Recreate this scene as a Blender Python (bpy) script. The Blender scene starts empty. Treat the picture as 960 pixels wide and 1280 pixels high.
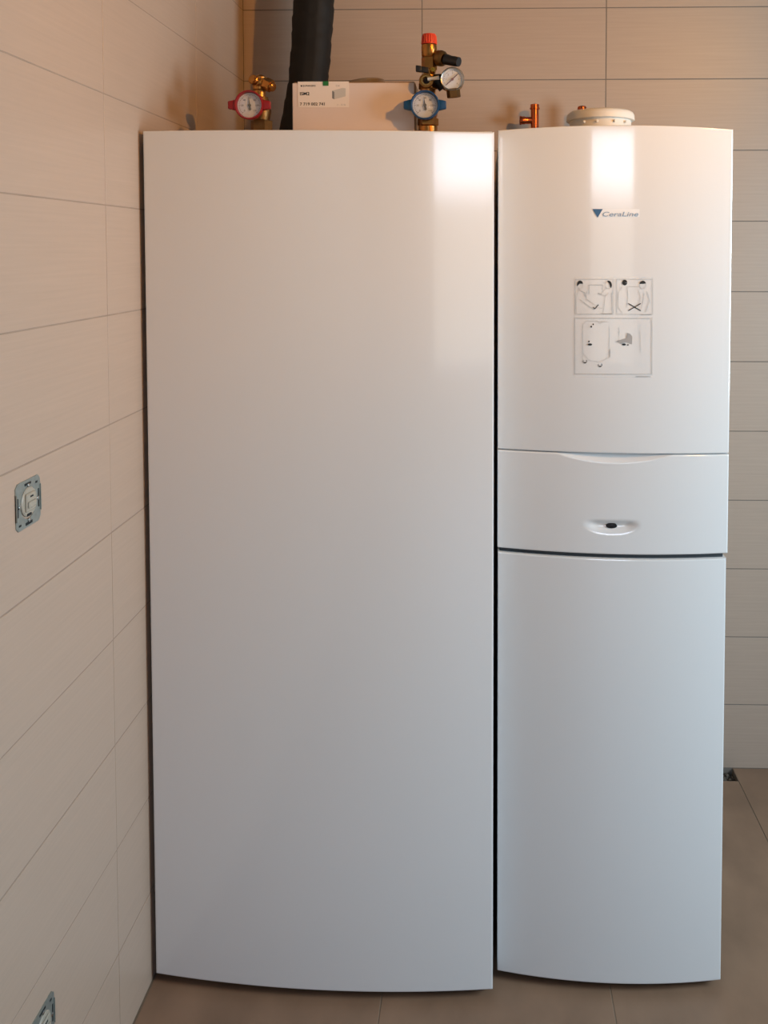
import bpy, bmesh, math, random
from mathutils import Vector, Matrix
random.seed(4)
PI = math.pi
SC = bpy.context.scene
COL = SC.collection

# ------------------------------------------------------------------ camera
CAMP = dict(yaw=-0.0251, pitch=-0.0435, roll=-0.0002, cx=573.99, cy=360.16, H=1.5081, F=1100.0)
def basis(yaw, pitch, roll):
    cy, sy, cp, sp, cr, sr = math.cos(yaw), math.sin(yaw), math.cos(pitch), math.sin(pitch), math.cos(roll), math.sin(roll)
    f = Vector((sy*cp, cy*cp, sp)); r = Vector((cy, -sy, 0)); u = r.cross(f)
    return cr*r + sr*u, -sr*r + cr*u, f
CR, CU, CF = basis(CAMP['yaw'], CAMP['pitch'], CAMP['roll'])
cd = bpy.data.cameras.new('camera'); cam = bpy.data.objects.new('camera', cd); COL.objects.link(cam)
cd.sensor_fit = 'VERTICAL'; cd.sensor_height = 32.0; cd.lens = 32.0*CAMP['F']/1280
cd.shift_x = (480-CAMP['cx'])/1280; cd.shift_y = -(640-CAMP['cy'])/1280
cd.clip_start = .02
m = Matrix((CR, CU, -CF)).transposed().to_4x4(); m.translation = (0, 0, CAMP['H'])
cam.matrix_world = m
SC.camera = cam
def at(px, py, Y):            # a measured pixel on the upright plane at depth Y -> a point in the room
    d = CF + (px-CAMP['cx'])/CAMP['F']*CR - (py-CAMP['cy'])/CAMP['F']*CU
    t = Y/d.y
    return Vector((d.x*t, Y, CAMP['H']+d.z*t))

# ------------------------------------------------------------------ light
SC.view_settings.view_transform = 'Standard'; SC.view_settings.look = 'None'
SC.view_settings.exposure = 0.0; SC.view_settings.gamma = 1.0
w = bpy.data.worlds.new('world'); SC.world = w; w.use_nodes = True
# overcast sky: bright above the horizon, dim ground below, the same all the way round
wn = w.node_tree; bg = wn.nodes['Background']
tcw = wn.nodes.new('ShaderNodeTexCoord'); sep = wn.nodes.new('ShaderNodeSeparateXYZ'); rmp = wn.nodes.new('ShaderNodeValToRGB')
wn.links.new(tcw.outputs['Generated'], sep.inputs[0]); mrw = wn.nodes.new('ShaderNodeMapRange')
mrw.inputs[1].default_value = -1; mrw.inputs[2].default_value = 1; wn.links.new(sep.outputs['Z'], mrw.inputs[0])
wn.links.new(mrw.outputs[0], rmp.inputs[0]); wn.links.new(rmp.outputs[0], bg.inputs[0])
SKY = 1.0
e = rmp.color_ramp.elements
e[0].position = 0; e[0].color = (1.2, 1.15, 1.0, 1); e[1].position = 1; e[1].color = (2.5, 3.4, 5.4, 1)
for pos_, col_ in ((.523, (1.5, 1.5, 1.4, 1)), (.542, (9.0, 9.6, 11.0, 1)), (.60, (6.0, 7.0, 9.0, 1)), (.72, (1.9, 2.8, 4.6, 1))):
    q = rmp.color_ramp.elements.new(pos_); q.color = col_
bg.inputs[1].default_value = SKY
WIN = dict(x0=.13, x1=1.22, z0=.58, z1=2.46, y=-3.2)
def area(name, loc, rot, sx, sy, power, col):
    l = bpy.data.lights.new(name, 'AREA'); l.shape = 'RECTANGLE'; l.size = sx; l.size_y = sy
    l.energy = power; l.color = col
    o = bpy.data.objects.new(name, l); o.location = loc; o.rotation_euler = rot; COL.objects.link(o); return o
po = area('window_portal', ((WIN['x0']+WIN['x1'])/2, WIN['y']-.16, (WIN['z0']+WIN['z1'])/2), (PI/2, 0, 0),
     WIN['x1']-WIN['x0'], WIN['z1']-WIN['z0'], 1, (1, 1, 1))
po.data.cycles.is_portal = True
# unseen side window inferred from the cool light; frosting added to even it out
W2 = dict(y0=.55, y1=1.45, z0=.90, z1=2.00, x=2.1)
area('side_window_daylight', (W2['x']-.012, (W2['y0']+W2['y1'])/2, (W2['z0']+W2['z1'])/2), (0, PI/2, 0),
     W2['z1']-W2['z0']-.12, W2['y1']-W2['y0']-.12, 30*1.90, (.70, .89, 1.0))
# warm ceiling spotlight, right and above the picture
LAMP = Vector((1.2, .6, 2.4)); LAMP_AIM = Vector((-.3, 1.9, 2.0))
l = bpy.data.lights.new('spotlight_bulb', 'SPOT'); l.energy = 96; l.color = (1.0, .44, .07); l.shadow_soft_size = .03
l.spot_size = math.radians(100); l.spot_blend = 1
o = bpy.data.objects.new('spotlight_bulb', l); COL.objects.link(o); o.location = LAMP
o.rotation_euler = (LAMP_AIM-LAMP).to_track_quat('-Z', 'Y').to_euler()

# ------------------------------------------------------------------ materials
def lin(h):
    h = h.lstrip('#'); c = [int(h[i:i+2], 16)/255 for i in (0, 2, 4)]
    return tuple((x/12.92 if x <= .04045 else ((x+.055)/1.055)**2.4) for x in c)+(1,)
def mat(name, col, rough=.5, metal=0, coat=0, var=0, vscale=(20, 20, 20), bump=0, bscale=(60, 60, 60), alpha=1, emit=None, spec=.5):
    m = bpy.data.materials.new(name); m.use_nodes = True
    nt = m.node_tree; b = nt.nodes['Principled BSDF']
    c = lin(col) if isinstance(col, str) else col
    b.inputs['Base Color'].default_value = c; b.inputs['Roughness'].default_value = rough
    b.inputs['Metallic'].default_value = metal; b.inputs['Coat Weight'].default_value = coat
    b.inputs['Coat Roughness'].default_value = .05; b.inputs['Alpha'].default_value = alpha
    b.inputs['Specular IOR Level'].default_value = spec
    if emit: b.inputs['Emission Color'].default_value = emit[0]; b.inputs['Emission Strength'].default_value = emit[1]
    if var or bump:
        tc = nt.nodes.new('ShaderNodeTexCoord')
    def noise(sc, detail=4):
        mp = nt.nodes.new('ShaderNodeMapping'); mp.inputs['Scale'].default_value = sc
        n = nt.nodes.new('ShaderNodeTexNoise'); n.inputs['Scale'].default_value = 1; n.inputs['Detail'].default_value = detail
        nt.links.new(tc.outputs['Object'], mp.inputs[0]); nt.links.new(mp.outputs[0], n.inputs[0]); return n
    if var:
        n = noise(vscale); mr = nt.nodes.new('ShaderNodeMapRange')
        mr.inputs[1].default_value = .3; mr.inputs[2].default_value = .7
        mr.inputs[3].default_value = 1-var; mr.inputs[4].default_value = 1+var*.4
        mx = nt.nodes.new('ShaderNodeVectorMath'); mx.operation = 'SCALE'
        mx.inputs[0].default_value = c[:3]
        nt.links.new(n.outputs['Fac'], mr.inputs[0]); nt.links.new(mr.outputs[0], mx.inputs['Scale'])
        nt.links.new(mx.outputs[0], b.inputs['Base Color'])
    if bump:
        n = noise(bscale, 3); bp = nt.nodes.new('ShaderNodeBump'); bp.inputs['Strength'].default_value = bump
        bp.inputs['Distance'].default_value = .002
        nt.links.new(n.outputs['Fac'], bp.inputs['Height']); nt.links.new(bp.outputs[0], b.inputs['Normal'])
    return m
TILE = (.462, .350, .275, 1)
M = dict(
    tile=mat('wall_tile', TILE, .38, var=.05, vscale=(5, 5, 180), bump=.12, bscale=(6, 6, 260)),
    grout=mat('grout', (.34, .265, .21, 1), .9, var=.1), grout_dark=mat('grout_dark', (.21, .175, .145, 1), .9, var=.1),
    ftile=mat('floor_tile', (.290, .176, .112, 1), .5, var=.22, vscale=(9, 6, 7), bump=.1, bscale=(30, 30, 30)),
    fgrout=mat('floor_grout', '#7d6c5b', .9),
    plaster=mat('plaster', '#6a6866', .9, var=.04, bump=.2),
    rubble=mat('rubble', '#6d6257', .95, var=.6, vscale=(90, 90, 90), bump=1, bscale=(120, 120, 120)),
    white=mat('white_lacquer', '#e4e5e6', .13, coat=.8, bump=.012, bscale=(3, 3, 3)),
    casing=mat('white_casing', '#d5d6d6', .35),
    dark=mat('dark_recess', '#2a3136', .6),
    seal=mat('dark_seal', '#14171a', .7),
    brass=mat('brass', '#b07a40', .3, metal=1, var=.25, vscale=(60, 60, 60), bump=.1, bscale=(200, 200, 200)),
    dbrass=mat('dull_brass', '#80603a', .42, metal=1, var=.25, vscale=(60, 60, 60), bump=.1, bscale=(200, 200, 200)),
    copper=mat('copper', '#c9693f', .22, metal=1, var=.2, vscale=(50, 50, 50)),
    steel=mat('steel', '#b9b9b5', .25, metal=1),
    zinc=mat('galvanised_steel', '#a3aca9', .42, metal=.75, var=.15, vscale=(120, 120, 120)),
    red=mat('red_plastic', '#8c0f17', .35), rcap=mat('orange_red_cap', '#c8300e', .45),
    blue=mat('blue_plastic', '#0d4471', .35), blackp=mat('black_plastic', '#17161a', .4),
    dial=mat('dial_face', '#ccd2dd', .5), ink=mat('ink', '#20201f', .6), redink=mat('red_ink', '#5e222a', .6),  # dial colour carries the bluish reflection of its cover glass
    grey=mat('print_grey', '#77787a', .6), lgrey=mat('light_print_grey', '#a9a8a8', .6),
    lgrey2=mat('pale_print_grey', '#bfbcb8', .6),
    glass=None,
    lens=mat('dial_lens', (1, 1, 1, 1), .04, alpha=.10, spec=.8),
    card=mat('white_cardboard', '#d9c9c2', .75, var=.04, vscale=(9, 9, 9)),
    kraft=mat('brown_cardboard', '#8a6847', .85, var=.1),
    label=mat('paper_label', '#e3d8d0', .6), green=mat('green_tape', '#1f6e36', .4),
    foam=mat('black_insulation', '#0f0d0c', .7, spec=.4, var=.3, vscale=(30, 30, 12), bump=.6, bscale=(60, 60, 40)),
    cable=mat('grey_cable', '#7b6d5d', .5),
    flue=mat('flue_white_plastic', '#d8d2c8', .5),
    logo=mat('logo_blue', '#2b5b86', .3), logot=mat('logo_text_blue', '#86a0ba', .3), logob=mat('logo_plate', '#eef0f2', .25),
    film=mat('clear_film', (1, 1, 1, 1), .06, alpha=.14, spec=1.0, bump=.6, bscale=(22, 22, 12)),
    beige=mat('beige_insert', '#a19c90', .4), silicone=mat('silicone', '#9c8f7c', .5),
    frost=mat('frosted_glass', '#dfe8ec', .5),
    wframe=mat('window_frame_white', '#e6e6e4', .4),
    bulb=mat('bulb_glow', (1, .9, .8, 1), .3, emit=((1, .6, .3, 1), 8)),
    ceil=mat('ceiling_paint', '#8a8884', .9),
)
g = bpy.data.materials.new('pane_glass'); g.use_nodes = True; nt = g.node_tree; nt.nodes.clear()
o_ = nt.nodes.new('ShaderNodeOutputMaterial'); a_ = nt.nodes.new('ShaderNodeBsdfTransparent'); b_ = nt.nodes.new('ShaderNodeBsdfGlossy')
b_.inputs['Roughness'].default_value = .02; x_ = nt.nodes.new('ShaderNodeMixShader'); x_.inputs[0].default_value = .06
nt.links.new(a_.outputs[0], x_.inputs[1]); nt.links.new(b_.outputs[0], x_.inputs[2]); nt.links.new(x_.outputs[0], o_.inputs[0])
M['glass'] = g

# ------------------------------------------------------------------ helpers
def obj(name, bm, material, parent=None, smooth=False, sharp=None, kind=None, loc=None):
    me = bpy.data.meshes.new(name)
    bmesh.ops.recalc_face_normals(bm, faces=bm.faces)
    bm.to_mesh(me); bm.free(); me.materials.append(material)
    if smooth:
        for p in me.polygons: p.use_smooth = True
        me.set_sharp_from_angle(angle=math.radians(sharp or 35))
    o = bpy.data.objects.new(name, me); COL.objects.link(o)
    if parent: o.parent = parent
    if kind: o['kind'] = kind
    if loc is not None: o.location = loc
    return o
def tag(o, label, cat, group=None):
    o['label'] = label; o['category'] = cat
    if group: o['group'] = group
    return o
def thing(name, label, cat, loc=(0, 0, 0), group=None):
    o = bpy.data.objects.new(name, None); COL.objects.link(o); o.location = loc; o.empty_display_size = .05
    return tag(o, label, cat, group)
class Part:      # builds parts in room coordinates under a thing standing at o
    def __init__(s, root): s.root = root; s.o = Vector(root.location)
    def __call__(s, name, bm, material, parent=None, smooth=True, sharp=35, kind=None, label=None):
        bmesh.ops.translate(bm, vec=-s.o, verts=bm.verts)
        o = obj(name, bm, material, parent or s.root, smooth, sharp, kind)
        if label: o['label'] = label
        return o
def BM(): return bmesh.new()
def box(bm, x0, x1, y0, y1, z0, z1, bev=0, seg=1):
    r = bmesh.ops.create_cube(bm, size=1)['verts']
    bmesh.ops.scale(bm, vec=(x1-x0, y1-y0, z1-z0), verts=r)
    bmesh.ops.translate(bm, vec=((x0+x1)/2, (y0+y1)/2, (z0+z1)/2), verts=r)
    if bev:
        ed = list({e for v in r for e in v.link_edges})
        bmesh.ops.bevel(bm, geom=ed, offset=bev, segments=seg, profile=.5, affect='EDGES')
    return bm
def frame_of(d):
    d = Vector(d).normalized(); a = Vector((0, 0, 1)) if abs(d.z) < .9 else Vector((1, 0, 0))
    x = a.cross(d).normalized(); return x, d.cross(x), d
def lathe(bm, origin, axis, prof, seg=32, phase=0, closed=True):   # prof: (distance along axis, radius)
    x, y, z = frame_of(axis); o = Vector(origin); rings = []
    for (t, r) in prof:
        if r < 1e-6: rings.append([bm.verts.new(o+z*t)]); continue
        rings.append([bm.verts.new(o+z*t+(x*math.cos(a)+y*math.sin(a))*r) for a in [phase+2*PI*i/seg for i in range(seg)]])
    for A, B in zip(rings, rings[1:]):
        for i in range(seg):
            j = (i+1) % seg
            if len(A) == 1 and len(B) == 1: continue
            if len(A) == 1: bm.faces.new((A[0], B[i], B[j]))
            elif len(B) == 1: bm.faces.new((A[i], A[j], B[0]))
            else: bm.faces.new((A[i], A[j], B[j], B[i]))
    if closed:
        if len(rings[0]) > 1: bm.faces.new(rings[0][::-1])
        if len(rings[-1]) > 1: bm.faces.new(rings[-1])
    return bm
def cyl(bm, p0, p1, r0, r1=None, seg=24, phase=0, ch=.0):
    r1 = r0 if r1 is None else r1; p0 = Vector(p0); p1 = Vector(p1); L = (p1-p0).length
    c = min(ch, L*.4)
    prof = [(0, r0-c), (c, r0), (L-c, r1), (L, r1-c)] if c else [(0, r0), (L, r1)]
    return lathe(bm, p0, p1-p0, prof, seg, phase)
def hexn(bm, p0, p1, r, ch=.0012): return cyl(bm, p0, p1, r, seg=6, phase=PI/6, ch=ch)
def tube(bm, pts, r, seg=10, cap=True):
    pts = [Vector(p) for p in pts]; n = len(pts); rings = []
    ref = None
    for i, p in enumerate(pts):
        d = (pts[min(i+1, n-1)]-pts[max(i-1, 0)]).normalized()
        if ref is None: x, y, _ = frame_of(d)
        else: x = (ref-d*ref.dot(d)).normalized(); y = d.cross(x)
        ref = x; rr = r[i] if isinstance(r, (list, tuple)) else r
        rings.append([bm.verts.new(p+(x*math.cos(a)+y*math.sin(a))*rr) for a in [2*PI*k/seg for k in range(seg)]])
    for A, B in zip(rings, rings[1:]):
        for i in range(seg): j = (i+1) % seg; bm.faces.new((A[i], A[j], B[j], B[i]))
    if cap: bm.faces.new(rings[0][::-1]); bm.faces.new(rings[-1])
    return bm
def text_bm(txt, size, bold=0.0, spacing=1.0):     # flat lettering in the xz plane, origin at its lower left
    cu = bpy.data.curves.new('lettering', 'FONT'); cu.body = txt; cu.size = size; cu.offset = bold; cu.space_character = spacing
    o = bpy.data.objects.new('lettering', cu); COL.objects.link(o)
    dg = bpy.context.evaluated_depsgraph_get(); me = bpy.data.meshes.new_from_object(o.evaluated_get(dg))
    bpy.data.objects.remove(o); bm = BM(); bm.from_mesh(me); bpy.data.meshes.remove(me)
    bmesh.ops.rotate(bm, cent=(0, 0, 0), matrix=Matrix.Rotation(PI/2, 3, 'X'), verts=bm.verts)
    return bm

# ------------------------------------------------------------------ the room
XL, XR, YB, YR, CZ = -.6787, 2.1, 2.519, -3.2, 2.589
TT = .009     # tile thickness
def struct(name, bm, m): return obj(name, bm, m, kind='structure')
def tile_mesh(lx, lz, bev=.0003):
    bm = BM(); box(bm, 0, lx, 0, TT, 0, lz)
    top = [f for f in bm.faces if f.normal.y < -.5]
    ed = list({e for f in top for e in f.edges})
    bmesh.ops.bevel(bm, geom=ed, offset=bev, segments=1, affect='EDGES')
    bmesh.ops.recalc_face_normals(bm, faces=bm.faces)
    me = bpy.data.meshes.new('tile'); bm.to_mesh(me); bm.free(); me.materials.append(M['tile']); return me
meshes = {}
def lay_tiles(parent, origin, ux, cols, rows, gx, gz, rotz):
    for i in range(len(cols)-1):
        for k in range(len(rows)-1):
            lx = cols[i+1]-cols[i]-gx; lz = rows[k+1]-rows[k]-gz
            key = (round(lx, 4), round(lz, 4))
            if key not in meshes: meshes[key] = tile_mesh(*key)
            o = bpy.data.objects.new('tile', meshes[key]); COL.objects.link(o); o.parent = parent
            proud = random.uniform(-.0003, .0003)
            n = Vector((math.sin(rotz), -math.cos(rotz), 0))
            p = Vector(origin)+Vector(ux)*(cols[i]+gx/2)+Vector((0, 0, rows[k]+gz/2))+n*(TT+proud-.0)
            o.location = p; o.rotation_euler = (random.uniform(-.0006, .0006), 0, rotz+random.uniform(-.0004, .0004))
rows = [0, .189]+[.189+.2*i for i in range(1, 13)]
# wall cores sit behind the tile faces; tile faces lie exactly on XL / YB
G = .0007     # joint recess
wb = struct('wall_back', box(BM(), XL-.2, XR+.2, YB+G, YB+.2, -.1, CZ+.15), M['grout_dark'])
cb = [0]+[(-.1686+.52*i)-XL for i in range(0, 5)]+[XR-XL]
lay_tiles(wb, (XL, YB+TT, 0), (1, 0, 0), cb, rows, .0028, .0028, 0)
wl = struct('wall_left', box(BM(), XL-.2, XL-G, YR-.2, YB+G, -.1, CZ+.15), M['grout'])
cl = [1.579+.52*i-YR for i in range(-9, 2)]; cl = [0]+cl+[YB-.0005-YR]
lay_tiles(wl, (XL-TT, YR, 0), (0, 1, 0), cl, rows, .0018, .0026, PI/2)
bm = BM(); V = W2
box(bm, XR, XR+.15, YR-.2, V['y0'], -.1, CZ+.15); box(bm, XR, XR+.15, V['y1'], YB+G, -.1, CZ+.15)
box(bm, XR, XR+.15, V['y0'], V['y1'], -.1, V['z0']); box(bm, XR, XR+.15, V['y0'], V['y1'], V['z1'], CZ+.15)
struct('wall_right', bm, M['plaster'])
bm = BM(); W = WIN
box(bm, XL-G, W['x0'], YR-.2, YR, -.1, CZ+.15); box(bm, W['x1'], XR, YR-.2, YR, -.1, CZ+.15)
box(bm, W['x0'], W['x1'], YR-.2, YR, -.1, W['z0']); box(bm, W['x0'], W['x1'], YR-.2, YR, W['z1'], CZ+.15)
struct('wall_rear', bm, M['plaster'])
struct('ceiling', box(BM(), XL-G, XR, YR, YB+G, CZ, CZ+.15), M['ceil'])
# window
wi = bpy.data.objects.new('window_1', None); COL.objects.link(wi); wi['kind'] = 'structure'; wi.location = (W['x0'], YR-.08, W['z0'])
P = Part(wi); bm = BM(); t = .055
for a in ((W['x0'], W['x0']+t, W['z0'], W['z1']), (W['x1']-t, W['x1'], W['z0'], W['z1']),
          (W['x0']+t, W['x1']-t, W['z0'], W['z0']+t), (W['x0']+t, W['x1']-t, W['z1']-t, W['z1'])):
    box(bm, a[0], a[1], YR-.11, YR-.05, a[2], a[3])
P('window_frame', bm, M['wframe'], smooth=False)
P('pane', box(BM(), W['x0']+t, W['x1']-t, YR-.084, YR-.078, W['z0']+t, W['z1']-t), M['glass'], smooth=False)
P('window_sill', box(BM(), W['x0']-.05, W['x1']+.05, YR-.04, YR+.12, W['z0']-.03, W['z0']), M['wframe'], smooth=False)
wi2 = bpy.data.objects.new('window_2', None); COL.objects.link(wi2); wi2['kind'] = 'structure'; wi2.location = (XR+.05, V['y0'], V['z0'])
P = Part(wi2); bm = BM()
for a in ((V['y0'], V['y0']+t, V['z0'], V['z1']), (V['y1']-t, V['y1'], V['z0'], V['z1']),
          (V['y0']+t, V['y1']-t, V['z0'], V['z0']+t), (V['y0']+t, V['y1']-t, V['z1']-t, V['z1'])):
    box(bm, XR+.0, XR+.06, a[0], a[1], a[2], a[3])
P('window_frame', bm, M['wframe'], smooth=False)
P('frosted_pane', box(BM(), XR+.02, XR+.026, V['y0']+t, V['y1']-t, V['z0']+t, V['z1']-t), M['frost'], smooth=False)
# floor: concrete slab below, tiles as pieces, a cut-out beside the boiler tower
fl = struct('floor', box(BM(), XL-.2, XR+.2, YR-.2, YB+.2, -.14, -.045), M['rubble'])
FX = [-.6757, -.665, -.2, .265, .732, 1.197, 1.662, 2.1]; FX.remove(-.665)
FY = [YB, 1.595, .665, -.265, -1.195, -2.125, -3.055, YR]
hole = (.55, .7305, 2.457, YB)
gj = .0018
bmg = BM()
def fpiece(x0, x1, y0, y1):
    bm = BM(); box(bm, x0+gj/2, x1-gj/2, y0+gj/2, y1-gj/2, -.012, 0)
    top = [f for f in bm.faces if f.normal.z > .5]; ed = list({e for f in top for e in f.edges})
    bmesh.ops.bevel(bm, geom=ed, offset=.0007, segments=1, affect='EDGES')
    o = obj('tile', bm, M['ftile'], fl)
for i in range(len(FX)-1):
    for k in range(len(FY)-1):
        x0, x1, y0, y1 = FX[i], FX[i+1], FY[k+1], FY[k]
        if i == 2 and k == 0:
            fpiece(x0, x1, y0, hole[2]); fpiece(x0, hole[0], hole[2]+.0003, y1)
        else: fpiece(x0, x1, y0, y1)
box(bmg, XL, .54, YR, YB+G, -.045, -.0006); box(bmg, .54, .734, YR, hole[2]-.001, -.045, -.0006); box(bmg, .7322, XR, YR, YB+G, -.045, -.0006)
obj('floor_bedding', bmg, M['fgrout'], fl)
bm = BM()
for _ in range(260):
    x = random.uniform(.545, .728); y = random.uniform(2.46, 2.515); r = random.uniform(.0025, .007)
    s = bmesh.ops.create_icosphere(bm, subdivisions=1, radius=r)['verts']
    for v in s: v.co *= random.uniform(.75, 1.2)
    bmesh.ops.translate(bm, vec=(x, y, -.026+random.uniform(.2, 1.8)*r), verts=s)
obj('rubble_bed', box(BM(), .54, .7322, 2.456, YB+.001, -.045, -.024), M['rubble'], fl)
gr = obj('gravel', bm, M['rubble'], fl, kind='stuff')
# ------------------------------------------------------------------ curved cabinet fronts
def front(xa, xb, ya, yb, bulge):
    def f(x):
        t = (x-xa)/(xb-xa); return ya+(yb-ya)*t-4*bulge*t*(1-t)
    return f
def panel(fn, xa, xb, ztop, zbot, thick=.018, nx=40, nz=4, rad=.0025, dent=None):
    """curved sheet front with rolled edges: ztop/zbot are functions of x, dent pushes points into the sheet"""
    bm = BM(); grid = []
    us = [0, .3*rad, rad]+[rad+.001]+[rad+(xb-xa-2*rad)*i/nx for i in range(1, nx)]+[xb-xa-rad-.001]+[xb-xa-rad, xb-xa-.3*rad, xb-xa]
    def edge(d):     # setback of a rounded edge at distance d from it
        if d >= rad: return 0
        return rad-math.sqrt(max(0, rad*rad-(rad-d)**2))
    for u in us:
        x = xa+u; zt, zb = ztop(x), zbot(x); H = zt-zb
        vs = [0, .3*rad, rad]+[rad+.001]+[rad+(H-2*rad)*i/nz for i in range(1, nz)]+[H-rad-.001]+[H-rad, H-.3*rad, H]
        colv = []
        for v in vs:
            z = zb+v
            y = fn(x)+max(edge(min(u, xb-xa-u)), edge(min(v, H-v)))
            if dent: y += dent(x, z)
            colv.append(bm.verts.new((x, y, z)))
        grid.append(colv)
    nu, nv = len(grid), len(grid[0])
    for i in range(nu-1):
        for j in range(nv-1): bm.faces.new((grid[i][j], grid[i+1][j], grid[i+1][j+1], grid[i][j+1]))
    ring = [grid[i][0] for i in range(nu)]+[grid[nu-1][j] for j in range(1, nv)]+[grid[i][nv-1] for i in range(nu-2, -1, -1)]+[grid[0][j] for j in range(nv-2, 0, -1)]
    back = [bm.verts.new((v.co.x, v.co.y+thick, v.co.z)) for v in ring]
    n = len(ring)
    for i in range(n): j = (i+1) % n; bm.faces.new((ring[i], back[i], back[j], ring[j]))
    bm.faces.new(back[::-1])
    return bm
ln = lambda x0, z0, x1, z1: (lambda x: z0+(z1-z0)*(x-x0)/(x1-x0))

# -------- left: tall storage tank cabinet
LXA, LXB = -.668, .0245
lf = front(LXA, LXB, 1.732, 1.710, .0225)
zt = (at(180, 163.5, 1.732).z, at(617, 165, 1.710).z)
tank = thing('tank_cabinet', 'wide glossy white cabinet with one plain bowed front, standing against the left tiled wall', 'cabinet', (-.32, 2.05, 0))
P = Part(tank)
P('front_panel', panel(lf, LXA, LXB, ln(LXA, zt[0], LXB, zt[1]), lambda x: .02, nx=48), M['white'])
def casing(x0, x1, y0a, y0b, y1, z0, z1):
    bm = BM(); v = [bm.verts.new(p) for p in ((x0, y0a, z0), (x1, y0b, z0), (x1, y1, z0), (x0, y1, z0), (x0, y0a, z1), (x1, y0b, z1), (x1, y1, z1), (x0, y1, z1))]
    for f in ((0, 1, 2, 3), (4, 5, 6, 7), (0, 1, 5, 4), (1, 2, 6, 5), (2, 3, 7, 6), (3, 0, 4, 7)): bm.faces.new([v[i] for i in f])
    return bm
LTOP = 1.7385
P('casing', casing(LXA+.004, LXB-.004, 1.7505, 1.7285, 2.325, .03, LTOP), M['casing'], smooth=False)
P('plinth', panel(lambda x: lf(x)+.019, LXA+.006, LXB-.012, lambda x: .030, lambda x: .004, thick=.5, nx=30, rad=.001), M['seal'])
for sx in (LXA+.07, LXB-.07):
    for sy in (1.83, 2.28): P('foot', cyl(BM(), (sx, sy, 0), (sx, sy, .006), .02), M['seal'])

# -------- right: boiler tower
RXA, RXB = .0333, .4925
rf = front(RXA, RXB, 1.757, 1.745, .0215)
tower = thing('boiler_tower', 'narrow glossy white boiler tower with three stacked front panels and an instruction sticker', 'boiler', (.262, 2.05, 0))
P = Part(tower)
z = lambda px, py, Y: at(px, py, Y).z
e0 = 1.757; e1 = 1.745
tz = (z(622, 162.8, e0), z(916, 161.5, e1))
def tower_top(x):
    t = (x-RXA)/(RXB-RXA); return tz[0]+(tz[1]-tz[0])*t+.0062*(4*t*(1-t))
za = (z(623, 561, e0), z(908, 566.6, e1))
up_bot = ln(RXA, za[0], RXB, za[1])
fl_top = ln(RXA, za[0]-.0022, RXB, za[1]-.0022)
fb = (z(622, 684.3, e0), z(907, 691.7, e1))
lt = (z(622, 689.7, e0), z(905, 697.7, e1))
def flap_bot(x):  t = (x-RXA)/(RXB-RXA); return fb[0]+(fb[1]-fb[0])*t-.0012*4*t*(1-t)
def low_top(x):  t = (x-RXA)/(RXB-RXA); return lt[0]+(lt[1]-lt[0])*t-.0012*4*t*(1-t)
up = P('upper_panel', panel(rf, RXA, RXB, tower_top, up_bot, nx=48), M['white'])
gc = at(768, 568, 1.73); bc = at(765, 658, 1.73)
def flap_dent(x, zz):
    d = 0
    # finger grip: crescent scooped out of the upper edge, its floor slanting inwards
    zt_ = fl_top(x); u = (x-gc.x)/.115
    if abs(u) < 1:
        dep = .0165*(1-u*u)**1.0; k = (zt_-zz)/max(dep, 1e-5)
        if k < 1: d = max(d, dep*1.1*(1-k))
    # soft bowl round the button: upper half rolls in, lower half runs out to a smiling lip that faces up
    u = (x-bc.x)/.060
    if abs(u) < 1:
        sm = lambda q: (lambda c: c*c*(3-2*c))(min(1, max(0, q)))
        zlow = bc.z-.0205+.0130*u*u; side = 1-sm((abs(u)-.45)/.55)
        d = max(d, .0080*side*sm((zz-zlow)/.0250)*(1-sm((zz-(bc.z-.002))/.017)))
    return d
P('control_flap', panel(rf, RXA, RXB, fl_top, flap_bot, nx=180, nz=110, dent=flap_dent), M['white'], sharp=50)
RXC = RXB-.0028
P('lower_panel', panel(rf, RXA+.0008, RXC, low_top, lambda x: .02, nx=48), M['white'])
RTOP = 1.7405
P('casing', casing(RXA+.004, RXB-.006, 1.776, 1.764, 2.40, .03, RTOP), M['casing'], smooth=False)
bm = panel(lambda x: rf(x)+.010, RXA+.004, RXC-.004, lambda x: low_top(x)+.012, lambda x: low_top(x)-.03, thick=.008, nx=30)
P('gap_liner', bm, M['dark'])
P('plinth', panel(lambda x: rf(x)+.019, RXA+.008, RXC-.010, lambda x: .030, lambda x: .004, thick=.5, nx=30, rad=.001), M['seal'])
for sx in (RXA+.07, RXB-.07):
    for sy in (1.85, 2.30): P('foot', cyl(BM(), (sx, sy, 0), (sx, sy, .006), .02), M['seal'])
# button sitting on the ledge of the bowl
by = rf(bc.x)+.0066
bm = lathe(BM(), (bc.x, by, bc.z), (0, -1, 0), [(-.003, .0112), (.0012, .0112), (.0022, .0100), (.0018, .006), (.0024, .003), (.0025, 0)], 36)
for v in bm.verts: v.co.z = bc.z+(v.co.z-bc.z)*.52
P('button', bm, M['blackp'], label='small oval black button')
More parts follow.
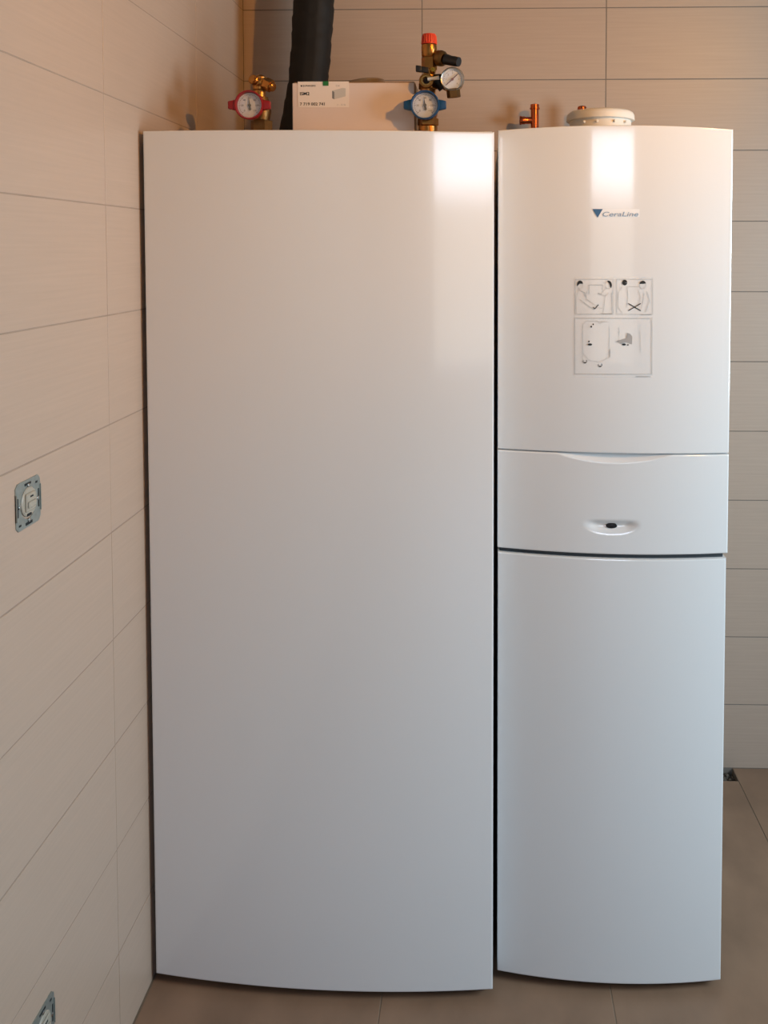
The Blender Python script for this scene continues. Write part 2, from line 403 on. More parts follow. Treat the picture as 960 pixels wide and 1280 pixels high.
# ---- flat print on the curved upper panel
def wrap(bm, off):      # lays an xz-plane drawing onto the bowed front
    for v in bm.verts: v.co.y = rf(v.co.x)-off
    return bm
def plate(x0, x1, z0, z1, off, nx=16, nz=1):
    bm = BM(); G_ = [[bm.verts.new((x0+(x1-x0)*i/nx, 0, z0+(z1-z0)*j/nz)) for j in range(nz+1)] for i in range(nx+1)]
    for i in range(nx):
        for j in range(nz): bm.faces.new((G_[i][j], G_[i+1][j], G_[i+1][j+1], G_[i][j+1]))
    return wrap(bm, off)
def S(px, py): p = at(px, py, 1.737); return (p.x, p.z)
def stroke(bm, pts, wd):
    pts = [Vector((a, 0, b)) for a, b in pts]
    for a, b in zip(pts, pts[1:]):
        if (b-a).length < 1e-6: continue
        n_ = max(1, int((b-a).length/.012)); d = (b-a).normalized(); s = Vector((-d.z, 0, d.x))*wd/2
        for i in range(n_):
            p = a+(b-a)*i/n_; q = a+(b-a)*(i+1)/n_
            bm.faces.new([bm.verts.new(c) for c in (p-s, q-s, q+s, p+s)])
def ell(c, rx, ry, a0=0, a1=360, n=18):
    return [(c[0]+rx*math.cos(math.radians(a0+(a1-a0)*i/n)), c[1]+ry*math.sin(math.radians(a0+(a1-a0)*i/n))) for i in range(n+1)]
def fill(bm, pts):
    bm.faces.new([bm.verts.new((a, 0, b)) for a, b in pts])
# brand plate
p0 = S(741, 272); p1 = S(798.5, 261.5)
lg = P('logo_plate', plate(p0[0]+.008, p1[0], p0[1]+.001, p1[1], .0004), M['logob'], smooth=False, label='small white logo plate')
bm = BM(); a = S(740.3, 261.5); b = S(752.8, 261.5); c = S(746.5, 272.3)
fill(bm, [a, c, b]); P('triangle_logo', wrap(bm, .0009), M['logo'], lg, smooth=False, label='dark blue downward triangle emblem')
bm = text_bm('CeraLine', .0155, 0.00015, 1.02)
bmesh.ops.transform(bm, matrix=Matrix(((1, 0, .22, 0), (0, 1, 0, 0), (0, 0, .82, 0), (0, 0, 0, 1))), verts=bm.verts)
xs = [v.co.x for v in bm.verts]; a = S(752.5, 270.6); b = S(797, 270.6)
sc = (b[0]-a[0])/(max(xs)-min(xs))
for v in bm.verts: v.co.x = a[0]+(v.co.x-min(xs))*sc; v.co.z += a[1]
P('logo_lettering', wrap(bm, .0009), M['logot'], lg, smooth=False, kind='stuff', label='pale blue script lettering')
# instruction sticker
a = S(717.5, 471); b = S(815.5, 346.5)
st = P('instruction_sticker', plate(a[0], b[0], a[1], b[1], .0005, 20, 20), M['film'], label='clear film sticker with small line drawings')
bmL, bmD, bmG = BM(), BM(), BM()
TH = .0009
def SP(l): return [S(*q) for q in l]
def rect(bm, x0, y0, x1, y1, wd): stroke(bm, SP([(x0, y0), (x1, y0), (x1, y1), (x0, y1), (x0, y0)]), wd)
rect(bmL, 719, 349, 765.5, 392.5, TH); rect(bmL, 770, 349, 815, 392.5, TH); rect(bmL, 718.5, 397.5, 814, 467, TH*1.3)
pxm = .00159
def head(cx_, cy_, rx, ry, hair):
    c = S(cx_, cy_); stroke(bmL, ell(c, rx*pxm, ry*pxm), TH)
    fill(bmD, ell(c, rx*pxm*1.05, ry*pxm*1.1, hair[0], hair[1], 12)+[(c[0]+hair[2]*pxm, c[1]+hair[3]*pxm)])
head(724.8, 356, 3.6, 5, (15, 200, -.5, 1.6)); head(760, 356, 3.8, 4.8, (-50, 115, 1.2, 1.3))
head(780, 353, 3, 3.2, (0, 350, 0, 0)); head(802.5, 356, 4, 4.8, (20, 165, .5, 1.4))
# panel bearers and the cover they hold
for l in ([(720, 392), (720, 372), (723, 362), (730, 365), (733, 374), (743, 381)], [(725, 374), (731, 379), (742, 387)], [(733, 364), (732, 372)],
          [(736, 368), (736, 356), (753, 356), (752, 362)], [(756, 361), (750, 368), (747, 366), (756, 370), (760, 366)], [(756, 369), (753, 392)], [(764, 365), (764, 392)], [(740, 384), (752, 385)],
          [(777, 358), (772, 366), (772, 384), (777, 391)], [(783, 358), (784, 372), (782, 384)], [(784, 358), (798, 358)], [(797, 362), (800, 372), (797, 384)], [(808, 364), (811, 376), (806, 390)], [(804, 366), (803, 376), (800, 386)]):
    stroke(bmL, SP(l), TH)
stroke(bmD, SP([(741, 383.5), (742.8, 386), (747.5, 380.5)]), .0016)
stroke(bmD, SP([(784.5, 379), (800, 388)]), .0017); stroke(bmD, SP([(800, 379), (784.5, 388)]), .0017)
for x0, x1, y in ((751, 764, 392), (800, 813, 392.8)): stroke(bmG, SP([(x0, y), (x1, y)]), .0019)
stroke(bmG, SP([(794, 470), (812, 470)]), .0016)
for l in ([(728, 405), (728, 452)], [(761, 408), (761, 444)], [(728, 440), (736, 450), (750, 452), (761, 446)], [(745, 400), (749, 404), (755, 401)], [(773, 408), (773, 425)], [(799, 412), (800, 440)], [(728, 405), (733, 401), (760, 402)]):
    stroke(bmL, SP(l), TH*.8)
stroke(bmG, SP([(761.5, 436), (761.5, 446)]), .0018)
for cx_, cy_ in ((730.8, 451), (749.5, 455.5)):
    c = S(cx_, cy_); stroke(bmD, ell(c, 2.2*pxm, 2.4*pxm, 150, 400, 10), .0011); fill(bmD, ell((c[0], c[1]-.003), .0022, .0012))
for cx_, cy_, rx, ry in ((737, 430.2, 2.7, 1.4), (735.7, 426.5, .9, 1.2), (738.6, 408, 1, 1.3), (741, 405, .8, 1), (779, 430, 2.4, 1.3), (784, 430.5, 1, .9)):
    fill(bmD, ell(S(cx_, cy_), rx*pxm, ry*pxm, n=12))
fill(bmG, SP([(769.5, 426), (781, 422.5), (784, 424), (784, 427), (775, 429)])); fill(bmG, SP([(783, 415.5), (787, 417), (789.5, 420), (789, 430), (782, 427)]))
P('fine_lines', wrap(bmL, .0009), M['lgrey2'], st, smooth=False, kind='stuff'); P('grey_marks', wrap(bmG, .00092), M['lgrey'], st, smooth=False, kind='stuff')
P('black_marks', wrap(bmD, .00095), M['ink'], st, smooth=False, kind='stuff')

# ------------------------------------------------------------------ gauges and valves on the tank cabinet
def dial(P, parent, c, R, needle_deg, tail=True, ink='ink', span=(-135, 135), big=1.0):
    """white dial facing the room with tick marks, needle and a domed clear lens; c is the centre of the face"""
    f = P('dial', lathe(BM(), (c[0], c[1], c[2]), (0, 1, 0), [(0, R*.97), (.002, R*.97)], 40), M['dial'], parent)
    bm = BM()
    for i in range(0, 31):
        a = math.radians(span[0]+(span[1]-span[0])*i/30); L = .14 if i % 5 == 0 else .07
        d = Vector((math.sin(a), 0, math.cos(a))); s = Vector((d.z, 0, -d.x))*R*.016
        A = Vector(c)+d*R*.86+Vector((0, -.0004, 0)); B = A-d*R*L
        bm.faces.new([bm.verts.new(q) for q in (A-s, A+s, B+s, B-s)])
    for i in range(0, 31, 5):
        a = math.radians(span[0]+(span[1]-span[0])*i/30); d = Vector((math.sin(a), 0, math.cos(a)))
        t = text_bm(str(i//5*20) if span[0] == -135 else str(i//5), R*.2)
        xs = [v.co.x for v in t.verts]; w_ = (max(xs)+min(xs))/2
        bmesh.ops.translate(t, vec=Vector(c)+d*R*.58+Vector((-w_, -.0004, -R*.07)), verts=t.verts)
        me = bpy.data.meshes.new('t'); t.to_mesh(me); t.free(); bm.from_mesh(me); bpy.data.meshes.remove(me)
    P('scale_marks', bm, M['ink'], f, smooth=False, kind='stuff')
    a = math.radians(needle_deg); d = Vector((math.sin(a), 0, math.cos(a))); s = Vector((d.z, 0, -d.x))
    bm = BM(); n0 = Vector(c)+Vector((0, -.0022, 0))
    def slab(pts):
        lo = [bm.verts.new(q) for q in pts]; hi = [bm.verts.new(q+Vector((0, .0008, 0))) for q in pts]; k = len(pts)
        bm.faces.new(lo); bm.faces.new(hi[::-1])
        for i in range(k): bm.faces.new((lo[i], lo[(i+1) % k], hi[(i+1) % k], hi[i]))
    slab([n0-s*R*.055*big, n0+d*R*.72, n0+s*R*.055*big])
    if tail: slab([n0-s*R*.05, n0-d*R*.33-s*R*.10, n0-d*R*.42, n0-d*R*.33+s*R*.10, n0+s*R*.05])
    lathe(bm, n0+Vector((0, -.001, 0)), (0, 1, 0), [(0, R*.12), (.003, R*.12)], 16)
    P('needle', bm, M[ink], f, smooth=False)
    return f
def thermo_valve(name, label, gc_, R, hub_y, colmat):
    """quarter-turn ball valve whose handle is a coloured ring with two wings holding a thermometer"""
    x, y, zc = gc_
    r = thing(name, label, 'valve', (x, hub_y, LTOP))
    P = Part(r)
    # handle: dished ring, wings left and right
    bm = lathe(BM(), (x, y, zc), (0, 1, 0), [(.010, 0), (.010, R*.78), (.008, R*.865), (-.001, R*.875), (-.004, R*.91), (-.004, R*.97), (-.002, R), (.010, R), (.018, R*.9), (.030, R*.45), (.032, 0)], 56, closed=False)
    h = P('handle', bm, M[colmat])
    for s in (-1, 1):
        bm = BM(); a0, a1 = x+s*R*.86, x+s*R*1.46
        box(bm, min(a0, a1), max(a0, a1), y-.001, y+.012, zc-R*.27, zc+R*.27, .002, 2)
        for v in bm.verts:      # wings flare at their root
            k = 1-min(1, abs(v.co.x-x-s*R*.86)/(R*.5)); v.co.z = zc+(v.co.z-zc)*(1+.45*max(0, k))
        P('wing', bm, M[colmat], h)
    f = dial(P, h, (x, y+.0070, zc), R*.88, -6 if colmat == 'red' else -8)
    P('lens', lathe(BM(), (x, y+.0030, zc), (0, -1, 0), [(0, R*.87), (.0015, R*.80), (.0032, R*.5), (.004, 0)], 40, closed=False), M['lens'], h)
    return r, P
# red one on the left, set a little left of its riser
rc = at(311, 131, 1.85); bx = at(326, 130, 1.90).x; by = 1.905
r1, P = thermo_valve('thermometer_valve', 'red-rimmed thermometer valve handle on a brass riser above the left end of the wide cabinet', rc, .0305, 1.905, 'red')
bm = BM()
cyl(bm, (bx, by, LTOP), (bx, by, LTOP+.03), .0150); hexn(bm, (bx, by, 1.752), (bx, by, 1.787), .0235)
lathe(bm, (bx, by, 1.785), (0, 0, 1), [(0, .017), (.008, .0185), (.022, .0215), (.036, .0185), (.044, .017), (.052, .0150)], 28)
cyl(bm, (rc.x+.004, rc.y+.03, rc.z), (bx, by, rc.z), .008)
P('valve_body', bm, M['dbrass'])
bm = BM(); top = at(324, 101, by)
cyl(bm, (bx-.003, by, 1.835), (bx-.003, by, 1.852), .0125, ch=.001); cyl(bm, (bx-.003, by, 1.852), (bx-.003, by, 1.880), .0150, .0165, ch=.001)
s = bmesh.ops.create_uvsphere(bm, u_segments=20, v_segments=12, radius=.0180)['verts']; bmesh.ops.translate(bm, vec=(bx-.002, by, 1.868), verts=s)
P('elbow', bm, M['brass'])
bm = BM(); cyl(bm, (bx-.009, by, 1.870), (bx-.013, by-.022, 1.872), .0105, ch=.002); cyl(bm, (bx-.013, by-.022, 1.872), (bx-.0133, by-.026, 1.872), .006)
P('vent_plug', bm, M['brass'])
bm = BM(); hexn(bm, (bx+.010, by-.006, 1.866), (bx+.026, by-.012, 1.858), .0140); lathe(bm, (bx+.024, by-.012, 1.858), (1, -.3, -.35), [(0, .010), (.006, .010), (.008, .008), (.008, 0)], 20)
P('side_nut', bm, M['brass'])
# blue one
bc2 = at(531, 131, 1.875); vx, vy = at(535, 100, 1.915).x, 1.915
r2, P = thermo_valve('thermometer_valve', 'blue-rimmed thermometer valve handle overlapping the right end of the white box', bc2, .0310, 1.915, 'blue')
bm = BM()
cyl(bm, (vx, vy, LTOP), (vx, vy, LTOP+.04), .0165); cyl(bm, (vx, vy, 1.745), (vx, vy, 1.776), .0205, ch=.002); hexn(bm, (vx, vy, 1.776), (vx, vy, 1.792), .0225)
lathe(bm, (vx, vy, 1.79), (0, 0, 1), [(0, .017), (.008, .020), (.022, .0225), (.036, .020), (.044, .017), (.048, .0155)], 28)
cyl(bm, (bc2.x, bc2.y+.028, bc2.z), (vx, vy, bc2.z), .008)
P('valve_body', bm, M['brass'])
# safety group above the blue valve
sg = thing('safety_valve_group', 'brass safety valve with orange-red cap above the blue thermometer', 'valve', (vx, vy, 1.838))
P = Part(sg)
Z = lambda py: at(537, py, vy).z
cxv = at(536.5, 60, vy).x
bm = BM(); cyl(bm, (vx, vy, 1.838), (vx, vy, Z(105)), .0165, ch=.001); hexn(bm, (vx, vy, Z(112)), (vx, vy, Z(104)), .020)
cyl(bm, (cxv, vy, Z(105)), (cxv, vy, Z(87)), .0130)
hexn(bm, (cxv, vy, Z(88)), (cxv, vy, Z(72)), .0168)
lathe(bm, (cxv, vy, Z(72)), (0, 0, 1), [(0, .0145), (.003, .0165), (.022, .0172), (.026, .0165)], 28)
P('valve_body', bm, M['brass'])
bm = lathe(BM(), (cxv, vy, Z(55.8)), (0, 0, 1), [(0, .0168), (.018, .0150), (.0215, .0138), (.0215, .0), ], 40)
for i in range(20):
    a = 2*PI*i/20; p_ = Vector((cxv+.0164*math.cos(a), vy+.0164*math.sin(a), Z(55.8)+.002)); q_ = Vector((cxv+.0149*math.cos(a), vy+.0149*math.sin(a), Z(55.8)+.018))
    cyl(bm, p_, q_, .0011, seg=6)
P('cap', bm, M['rcap'], label='orange-red ribbed cap')
oa = at(545, 72, vy); ob = at(557, 74, vy-.015); oc = at(564, 76, vy-.02); od = at(573.5, 77.5, vy-.03)
bm = BM(); d = (ob-oa).normalized()
lathe(bm, oa, d, [(0, .0130), (.006, .0165), (.014, .0172), (.020, .0160), (.024, .0125), (.024, 0)], 28)
P('outlet', bm, M['dbrass'])
bm = BM(); tube(bm, [ob+Vector((-.001, 0, 0)), ob.lerp(oc, .5), oc, oc.lerp(od, .5), od], [.0118, .0112, .0105, .0108, .0100], 20)
P('outlet_hose', bm, M['blackp'])
# isolating tap: black lever and bright stem nut
ly = vy-.019
a = at(520, 85, ly); b = at(536, 87.5, ly); bm = BM()
x0, x1 = a.x, b.x; box(bm, x0, x1, ly-.004, ly+.004, a.z-.0075, a.z+.0045, .0015, 2)
box(bm, x0-.0005, x0+.012, ly-.005, ly+.005, a.z-.0080, a.z+.0055, .002, 2)
for v in bm.verts: v.co.z += (v.co.x-x0)*(-.14)
P('lever', bm, M['blackp'], label='black lever')
n = at(541.5, 87.5, ly); bm = BM(); cyl(bm, (n.x, vy, n.z), (n.x, ly-.006, n.z), .0058, seg=6, ch=.001)
P('stem_nut', bm, mat('bright_brass', '#e0b54e', .25, metal=1))
# round union facing the room with the silver stem of the gauge
u = at(533, 101, vy-.02); bm = BM()
lathe(bm, (u.x, vy, u.z), (0, -1, 0), [(0, .0155), (.020, .0160), (.026, .0150), (.026, .0075), (.019, .0070), (.019, 0)], 36, closed=False)
P('union', bm, M['brass'])
P('union_bore', cyl(BM(), (u.x, vy-.0200, u.z), (u.x, vy-.0205, u.z), .0066), M['seal'])  # near-black disc that paints in the shade down the hollow
P('union_ring', lathe(BM(), (u.x, vy-.0255, u.z), (0, -1, 0), [(0, .0105), (.0012, .0105), (.0012, .0082), (0, .0082)], 32, closed=False), mat('bright_brass_ring', '#d9b26a', .25, metal=1))
s0 = Vector((u.x+.003, vy-.030, u.z+.0015)); g_ = at(565.5, 99, 1.875); s1 = at(549, 97, 1.885)
P('stem', tube(BM(), [s0, s0.lerp(s1, .5), s1], [.0045, .0036, .0045], 12), mat('bright_steel', '#e8e6df', .3, metal=.6), label='silver stem')
bm = BM(); b0 = at(546, 100, vy); b1 = at(554, 111, vy+.003)
cyl(bm, (vx+.004, vy, b0.z), (b0.x+.01, vy, b0.z+.001), .012); tube(bm, [b0, b0.lerp(b1, .5), b1], [.0125, .0105, .0100], 16)
P('bracket', bm, M['blackp'])
# pressure gauge
R = .0252
pg = P('pressure_gauge', lathe(BM(), (g_.x, g_.y, g_.z), (0, 1, 0), [(.003, R*.86), (-.003, R*.88), (-.004, R*.95), (-.002, R), (.004, R*1.0), (.018, R*.97), (.020, R*.9), (.020, 0)], 48, closed=False), M['steel'], label='round silver-rimmed pressure gauge')
dial(P, pg, (g_.x, g_.y+.002, g_.z), R*.9, 47, tail=False, ink='redink', span=(-130, 130), big=1.2)
bm = BM(); n0 = Vector((g_.x, g_.y-.0006, g_.z)); a = math.radians(47); d = Vector((math.sin(a), 0, math.cos(a)))
tube(bm, [n0-d*R*.70, n0, n0+d*R*.68], [.0007, .0013, .0006], 8); P('pointer', bm, M['redink'], pg)
P('lens', lathe(BM(), (g_.x, g_.y-.003, g_.z), (0, -1, 0), [(0, R*.88), (.0015, R*.7), (.002, 0)], 40, closed=False), M['lens'], pg)
bm = BM(); n = at(566.5, 112, 1.885); hexn(bm, (g_.x+.001, g_.y+.009, g_.z-.018), (g_.x+.003, g_.y+.011, g_.z-.037), .0145)
cyl(bm, (g_.x+.003, g_.y+.012, g_.z-.024), (b1.x+.004, vy+.003, b1.z+.002), .0055)
P('gauge_nut', bm, M['dbrass'])

# ------------------------------------------------------------------ white carton
bz = at(440, 103.5, 1.914).z; xa, xb = at(365.5, 130, 1.914).x, at(518, 130, 1.914).x
cb_ = thing('cardboard_box', 'low white cardboard box with a printed paper label, lying behind the two thermometers', 'box', ((xa+xb)/2, 1.98, LTOP))
P = Part(cb_)
P('carton', box(BM(), xa, xb, 1.914, 2.06, LTOP, bz, .0012), M['card'], smooth=False)
bm = BM(); box(bm, xb, xb+.0015, 1.9145, 2.06, LTOP, bz-.0005); P('side_flap', bm, M['kraft'], smooth=False, label='bare brown cardboard end flap')
# open top rim seen as a dark brown line
bm = BM(); box(bm, xa+.004, xb-.0, 1.917, 2.06, bz-.0004, bz+.0022); P('lid_edge', bm, M['kraft'], smooth=False)
K = lambda px, py, off=0: at(px, py, 1.914-off)
a = K(372.5, 134.3); b = K(436, 103.2)
lb = P('label', box(BM(), a.x, b.x, 1.9134, 1.9140, a.z, bz+.0024), M['label'], smooth=False, label='white paper label')
P('label_fold', box(BM(), a.x, b.x, 1.9134, 1.935, bz+.0023, bz+.0029), M['label'], lb, smooth=False)
def put(txt, px, py, hpx, wpx, m_, bold=.0):
    t = text_bm(txt, 1.0, bold); xs = [v.co.x for v in t.verts]; zs = [v.co.z for v in t.verts]
    p = K(px, py); q = K(px+wpx, py-hpx)
    sx = (q.x-p.x)/(max(xs)-min(xs)); sz = (q.z-p.z)/(max(zs)-min(zs)); x0 = min(xs); z0 = min(zs)
    for v in t.verts: v.co.x = p.x+(v.co.x-x0)*sx; v.co.z = p.z+(v.co.z-z0)*sz; v.co.y = 1.9132
    P('lettering', t, m_, lb, smooth=False, kind='stuff')
put('JUNKERS', 378.5, 109, 2.8, 16, M['ink'], .02)
put('ISM2', 375, 119.3, 4.2, 12, M['ink'], .02)
put('7 719 002 741', 375, 132, 3.8, 31, M['ink'], .02)
put('DE', 420, 108.3, 2.2, 5, M['lgrey']); put('11 - 55 56', 421.5, 132.2, 2.2, 10.5, M['lgrey'])
bm = BM(); a = K(375.3, 106.6); b = K(378.4, 106.6); c = K(376.8, 109)
bm.faces.new([bm.verts.new((q.x, 1.9132, q.z)) for q in (a, c, b)]); P('triangle_print', bm, M['ink'], lb, smooth=False)
bm = BM(); bm.faces.new([bm.verts.new((K(*q).x, 1.9132, K(*q).z)) for q in ((415.3, 113.5), (415.3, 123), (418, 124.2), (418, 115))])
P('dark_side_print', bm, M['grey'], lb, smooth=False)
bm = BM(); bm.faces.new([bm.verts.new((K(*q).x, 1.9132, K(*q).z)) for q in ((415.3, 113.5), (418, 115), (418, 124.2), (432, 120.5), (432, 110.5), (428, 110))])
P('device_print', bm, M['lgrey2'], lb, smooth=False)
a = K(403.8, 107.3); b = K(410.8, 107.3)
bm = BM(); box(bm, a.x, b.x, 1.9126, 1.9134, a.z, bz+.0028); box(bm, a.x, b.x, 1.9126, 1.940, bz+.0028, bz+.0034); P('green_tape', bm, M['green'], smooth=False, label='bit of green tape')

# ------------------------------------------------------------------ black insulated pipe rising behind the box
cxy = [((at(325, 175, 2.37).x+at(375, 175, 2.37).x)/2+.0, 1.735)]
def pc(pl, pr_, py): a = at(pl, py, 2.37); b = at(pr_, py, 2.37); return ((a.x+b.x)/2, (b.x-a.x)/2, a.z)
keys = [pc(345, 398, 165), pc(353, 404, 130), pc(358, 408.5, 100), pc(361.5, 412.5, 60), pc(363.5, 415.5, 20), pc(365.5, 418, -30)]
keys = [(keys[0][0]-.03, keys[0][1], 1.70), (keys[0][0]-.05, keys[0][1], 1.60), (keys[0][0]-.05, keys[0][1], 1.30)][::-1]+keys
k_ = keys[-1]; keys += [(k_[0]+.01, k_[1], 2.35), (k_[0]+.012, k_[1], CZ-.002)]
bm = BM(); seg = 40; rings = []; N = 150
rnd = [random.uniform(0, 6.28) for _ in range(8)]
for i in range(N+1):
    zz = keys[0][2]+(keys[-1][2]-keys[0][2])*i/N
    for a, b in zip(keys, keys[1:]):
        if a[2] <= zz <= b[2]+1e-9: t = (zz-a[2])/(b[2]-a[2]); cx_ = a[0]+(b[0]-a[0])*t; rr = a[1]+(b[1]-a[1])*t; break
    ring = []
    band = (zz/.045)
    for s in range(seg):
        th = 2*PI*s/seg
        ph = (band+th/(2*PI)) % 1.0        # lap of the winding tape
        r_ = rr*(.955+.045*ph+.018*math.sin(3*th+9*zz+rnd[0])+.012*math.sin(zz*60+rnd[1]+2*th))
        if abs(th-4.9) < .09: r_ *= .965    # the lengthways seam
        ring.append(bm.verts.new((cx_+r_*math.cos(th), 2.395+r_*math.sin(th), zz)))
    rings.append(ring)
for A, B in zip(rings, rings[1:]):
    for s in range(seg): j = (s+1) % seg; bm.faces.new((A[s], A[j], B[j], B[s]))
bm.faces.new(rings[0][::-1]); bm.faces.new(rings[-1])
pp = obj('insulated_pipe', bm, M['foam'], smooth=True, sharp=45)
tag(pp, 'thick pipe wrapped in black tape, rising behind the left of the white box', 'pipe')

# ------------------------------------------------------------------ grey cable coil on top of the box
bm = BM(); pts = []
ca = at(427, 101, 2.0).x; cbx = at(479, 101, 2.0).x
for k in range(3*24+1):
    a = 2*PI*k/24; q = k/24
    mx = (ca+cbx)/2; hx = (cbx-ca)/2*(1-.06*q)
    pts.append((mx+hx*math.cos(a)+.003*q, 2.0+.052*math.sin(a), bz+.0065+.0060*q/3+.0090*(.5+.5*math.sin(a+.3*q))))
tube(bm, pts, .0032, 10)
cc = obj('cable_coil', bm, M['cable'], smooth=True)
tag(cc, 'flat coil of thin grey-brown cable lying on top of the white box', 'cable')

# ------------------------------------------------------------------ copper pipes at the back wall
px_ = at(668.5, 130, 2.47).x; py_ = 2.47
cp = thing('copper_pipe', 'upright copper pipe with a side branch at the left rear of the boiler tower', 'pipe', (px_, py_, 1.5)); P = Part(cp)
tz_ = at(668, 130.5, py_).z
bm = BM(); cyl(bm, (px_, py_, 1.5), (px_, py_, tz_-.012), .0112, seg=28)
P('pipe', bm, M['copper'])
bm = lathe(BM(), (px_, py_, tz_-.014), (0, 0, 1), [(0, .0126), (.001, .0140), (.004, .0140), (.005, .0122), (.013, .0122), (.014, .0112), (.014, .0095), (.002, .0095), (.002, 0)], 32, closed=False)
P('end_collar', bm, M['copper'])
bz_ = at(660, 150.5, py_).z; bl = at(649.5, 150, py_).x
bm = BM(); lathe(bm, (px_-.008, py_, bz_), (-1, 0, 0), [(0, .0098), (.018, .0098), (.020, .0112), (px_-.008-bl-.006, .0112), (px_-.008-bl-.004, .0128), (px_-.008-bl, .0124), (px_-.008-bl, .009), (.02, .009)], 28, closed=False)
P('branch', bm, M['copper'])
px2 = at(727.5, 134, 2.46).x; z2 = at(728, 132.3, 2.46).z
c2 = thing('copper_pipe', 'capped copper pipe just peeping over the left rim of the white flue collar', 'pipe', (px2, 2.46, 1.5)); P = Part(c2)
P('pipe', cyl(BM(), (px2, 2.46, 1.5), (px2, 2.46, z2-.004), .0112, seg=28), M['copper'])
P('cap', lathe(BM(), (px2, 2.46, z2-.016), (0, 0, 1), [(0, .0125), (.012, .0125), (.015, .010), (.016, 0)], 28, closed=False), M['copper'])

# ------------------------------------------------------------------ flue collar
fy = 2.10; fc = at(750.5, 140, fy); fr = (at(794, 140, fy-.0).x-at(708, 140, fy).x)/2*.985
ft = at(750, 133.6, fy-fr).z
fu = thing('flue_collar', 'round white flue collar sitting on top of the boiler tower', 'flue', (fc.x, fy, RTOP)); P = Part(fu)
P('base_ring', lathe(BM(), (fc.x, fy, RTOP), (0, 0, 1), [(0, fr*.96), (.004, fr*.96), (.006, fr*.90), (ft-RTOP-.022, fr*.90)], 64), M['flue'])
P('collar', lathe(BM(), (fc.x, fy, ft-.022), (0, 0, 1), [(0, fr*.86), (0, fr*.985), (.0015, fr), (.012, fr*.99), (.018, fr*.955), (.022, fr*.88), (.022, fr*.66), (.010, fr*.64), (-.02, fr*.64), (-.02, fr*.6)], 72, closed=False), M['flue'])
P('inner_tube', lathe(BM(), (fc.x, fy, RTOP+.004), (0, 0, 1), [(0, fr*.45), (ft-RTOP-.012, fr*.45), (ft-RTOP-.012, fr*.42), (0, fr*.42)], 48, closed=False), M['flue'])
for a in (-128, -104, -72, -48):
    a = math.radians(a); q = Vector((fc.x+fr*.91*math.cos(a), fy+fr*.91*math.sin(a), ft-.030))
    d = Vector((math.cos(a), math.sin(a), 0)); P('clip', cyl(BM(), q-d*.002, q+d*.005, .0035, .0025, seg=12, ch=.0006), M['flue'])

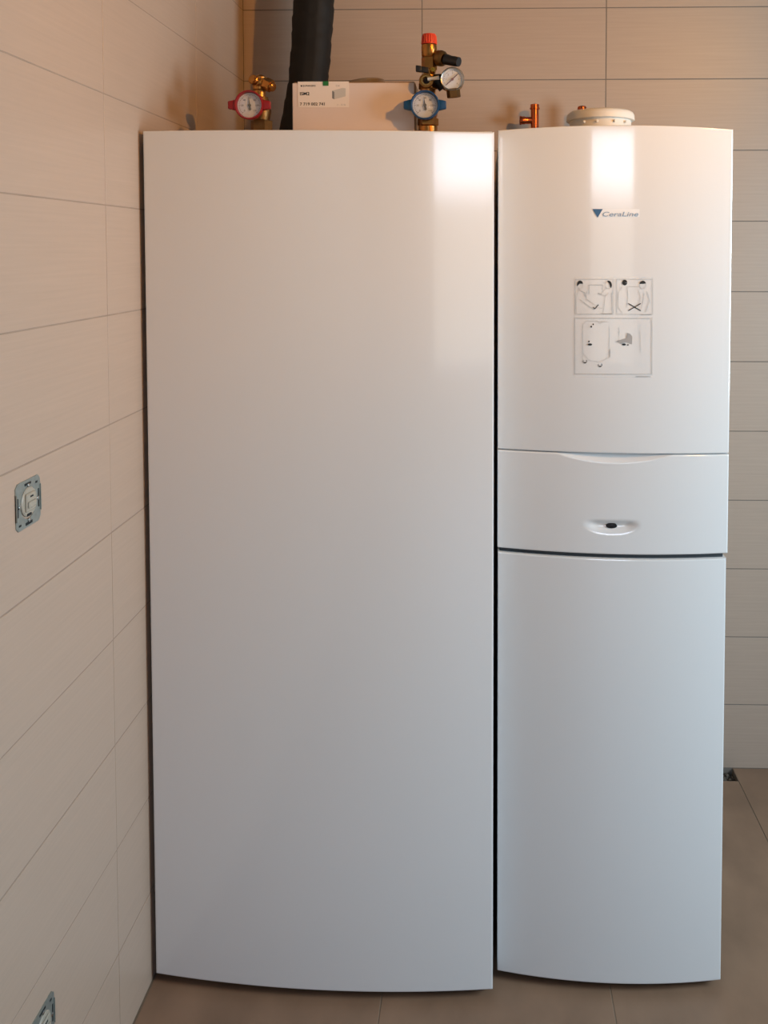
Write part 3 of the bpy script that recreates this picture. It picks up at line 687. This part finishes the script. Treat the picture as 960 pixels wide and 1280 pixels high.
# ------------------------------------------------------------------ wall box inserts on the left wall
def insert(name, label, yc, zc):
    r = thing(name, label, 'socket', (XL, yc, zc)); P = Part(r)
    h = .0355; b = BM()
    # steel mounting plate: square ring with clipped corners and slots
    def ring(bm, outer, inner, x0, x1):
        n = len(outer)
        vs = [[bm.verts.new((x, p[0]+yc, p[1]+zc)) for p in L] for x in (x0, x1) for L in (outer, inner)]
        for i in range(n):
            j = (i+1) % n
            bm.faces.new((vs[0][i], vs[0][j], vs[1][j], vs[1][i])); bm.faces.new((vs[2][i], vs[2][j], vs[3][j], vs[3][i]))
            bm.faces.new((vs[0][i], vs[0][j], vs[2][j], vs[2][i])); bm.faces.new((vs[1][i], vs[1][j], vs[3][j], vs[3][i]))
    outer, inner = [], []
    for i in range(32):
        a = 2*PI*i/32+PI/32; c, s = math.cos(a), math.sin(a); k = h/max(abs(c), abs(s)); k = min(k, h*1.36)
        outer.append((c*k, s*k)); inner.append((c*.0225, s*.0235))
    ring(b, outer, inner, XL-.0002, XL+.0016)
    pl = P('mounting_plate', b, M['zinc'], smooth=False)
    b = BM()
    for (y0, y1, z0, z1) in ((-.010, .008, .0275, .0310), (-.009, .010, -.0322, -.0280), (-.0325, -.0290, -.014, .014), (.0285, .0312, -.014, .014), (-.028, -.022, -.029, -.026), (.022, .027, .024, .027)):
        box(b, XL+.0016, XL+.0021, yc+y0, yc+y1, zc+z0, zc+z1)
    P('slots', b, M['seal'], pl, smooth=False, kind='stuff')
    for e_ in (-h, h-.0012): P('bent_edge', box(BM(), XL, XL+.0032, yc+e_, yc+e_+.0012, zc-.02, zc+.02), M['zinc'], pl, smooth=False)
    b = BM(); lathe(b, (XL-.0003, yc, zc+.002), (1, 0, 0), [(0, .0222), (.0028, .0222), (.0042, .0205), (.0042, 0)], 32)
    box(b, XL+.003, XL+.0070, yc-.014, yc+.013, zc-.011, zc+.016, .0015)
    ins = P('insert', b, M['beige'], sharp=30)
    b = BM(); box(b, XL+.0068, XL+.0074, yc-.004, yc+.004, zc+.0095, zc+.0120); box(b, XL+.0040, XL+.0052, yc-.009, yc+.002, zc-.018, zc-.0145); P('contact_slots', b, M['seal'], ins, smooth=False, kind='stuff')
    b = BM(); box(b, XL+.0068, XL+.0090, yc-.012, yc+.011, zc-.006, zc+.004, .0015); P('rocker_stub', b, M['beige'], ins, sharp=30)
    for a, c in ((-.0262, 0.0), (.0262, 0.0), (0, .0265), (0, -.0255)):
        q = P('screw', lathe(BM(), (XL+.0014, yc+a, zc+c), (1, 0, 0), [(0, .0032), (.0015, .0032), (.0022, .002), (.0022, 0)], 16), M['steel'])
    return r
insert('socket_insert', 'bare steel-framed socket insert halfway up the left wall, without its cover', 1.285, 1.130)
insert('socket_insert', 'bare steel-framed socket insert low on the left wall, at the bottom edge of the photo', 1.295, .3025)

# ------------------------------------------------------------------ ceiling spotlight (the warm lamp of the room, above the picture)
ax = (LAMP_AIM-LAMP).normalized()
lm = thing('ceiling_spotlight', 'warm round ceiling spotlight tilted towards the wall above the cabinets', 'lamp', (LAMP.x, LAMP.y, CZ)); P = Part(lm)
P('ceiling_rose', lathe(BM(), (LAMP.x, LAMP.y, CZ), (0, 0, -1), [(0, .045), (.018, .042), (.024, .008)], 32), M['wframe'])
P('arm', cyl(BM(), (LAMP.x-ax.x*.05, LAMP.y-ax.y*.05, CZ-.006), LAMP-ax*.06, .006, seg=12), M['wframe'])
P('lamp_head', lathe(BM(), LAMP-ax*.003, -ax, [(0, .040), (.001, .042), (.03, .042), (.085, .034), (.095, .02), (.095, 0), (.085, 0), (.080, .030), (.028, .038), (0, .040)], 36, closed=False), M['wframe'])
P('bulb', lathe(BM(), LAMP-ax*.004, -ax, [(0, 0), (.002, .02), (.012, .034), (.03, .034), (.03, 0)], 32, closed=False), M['bulb'])
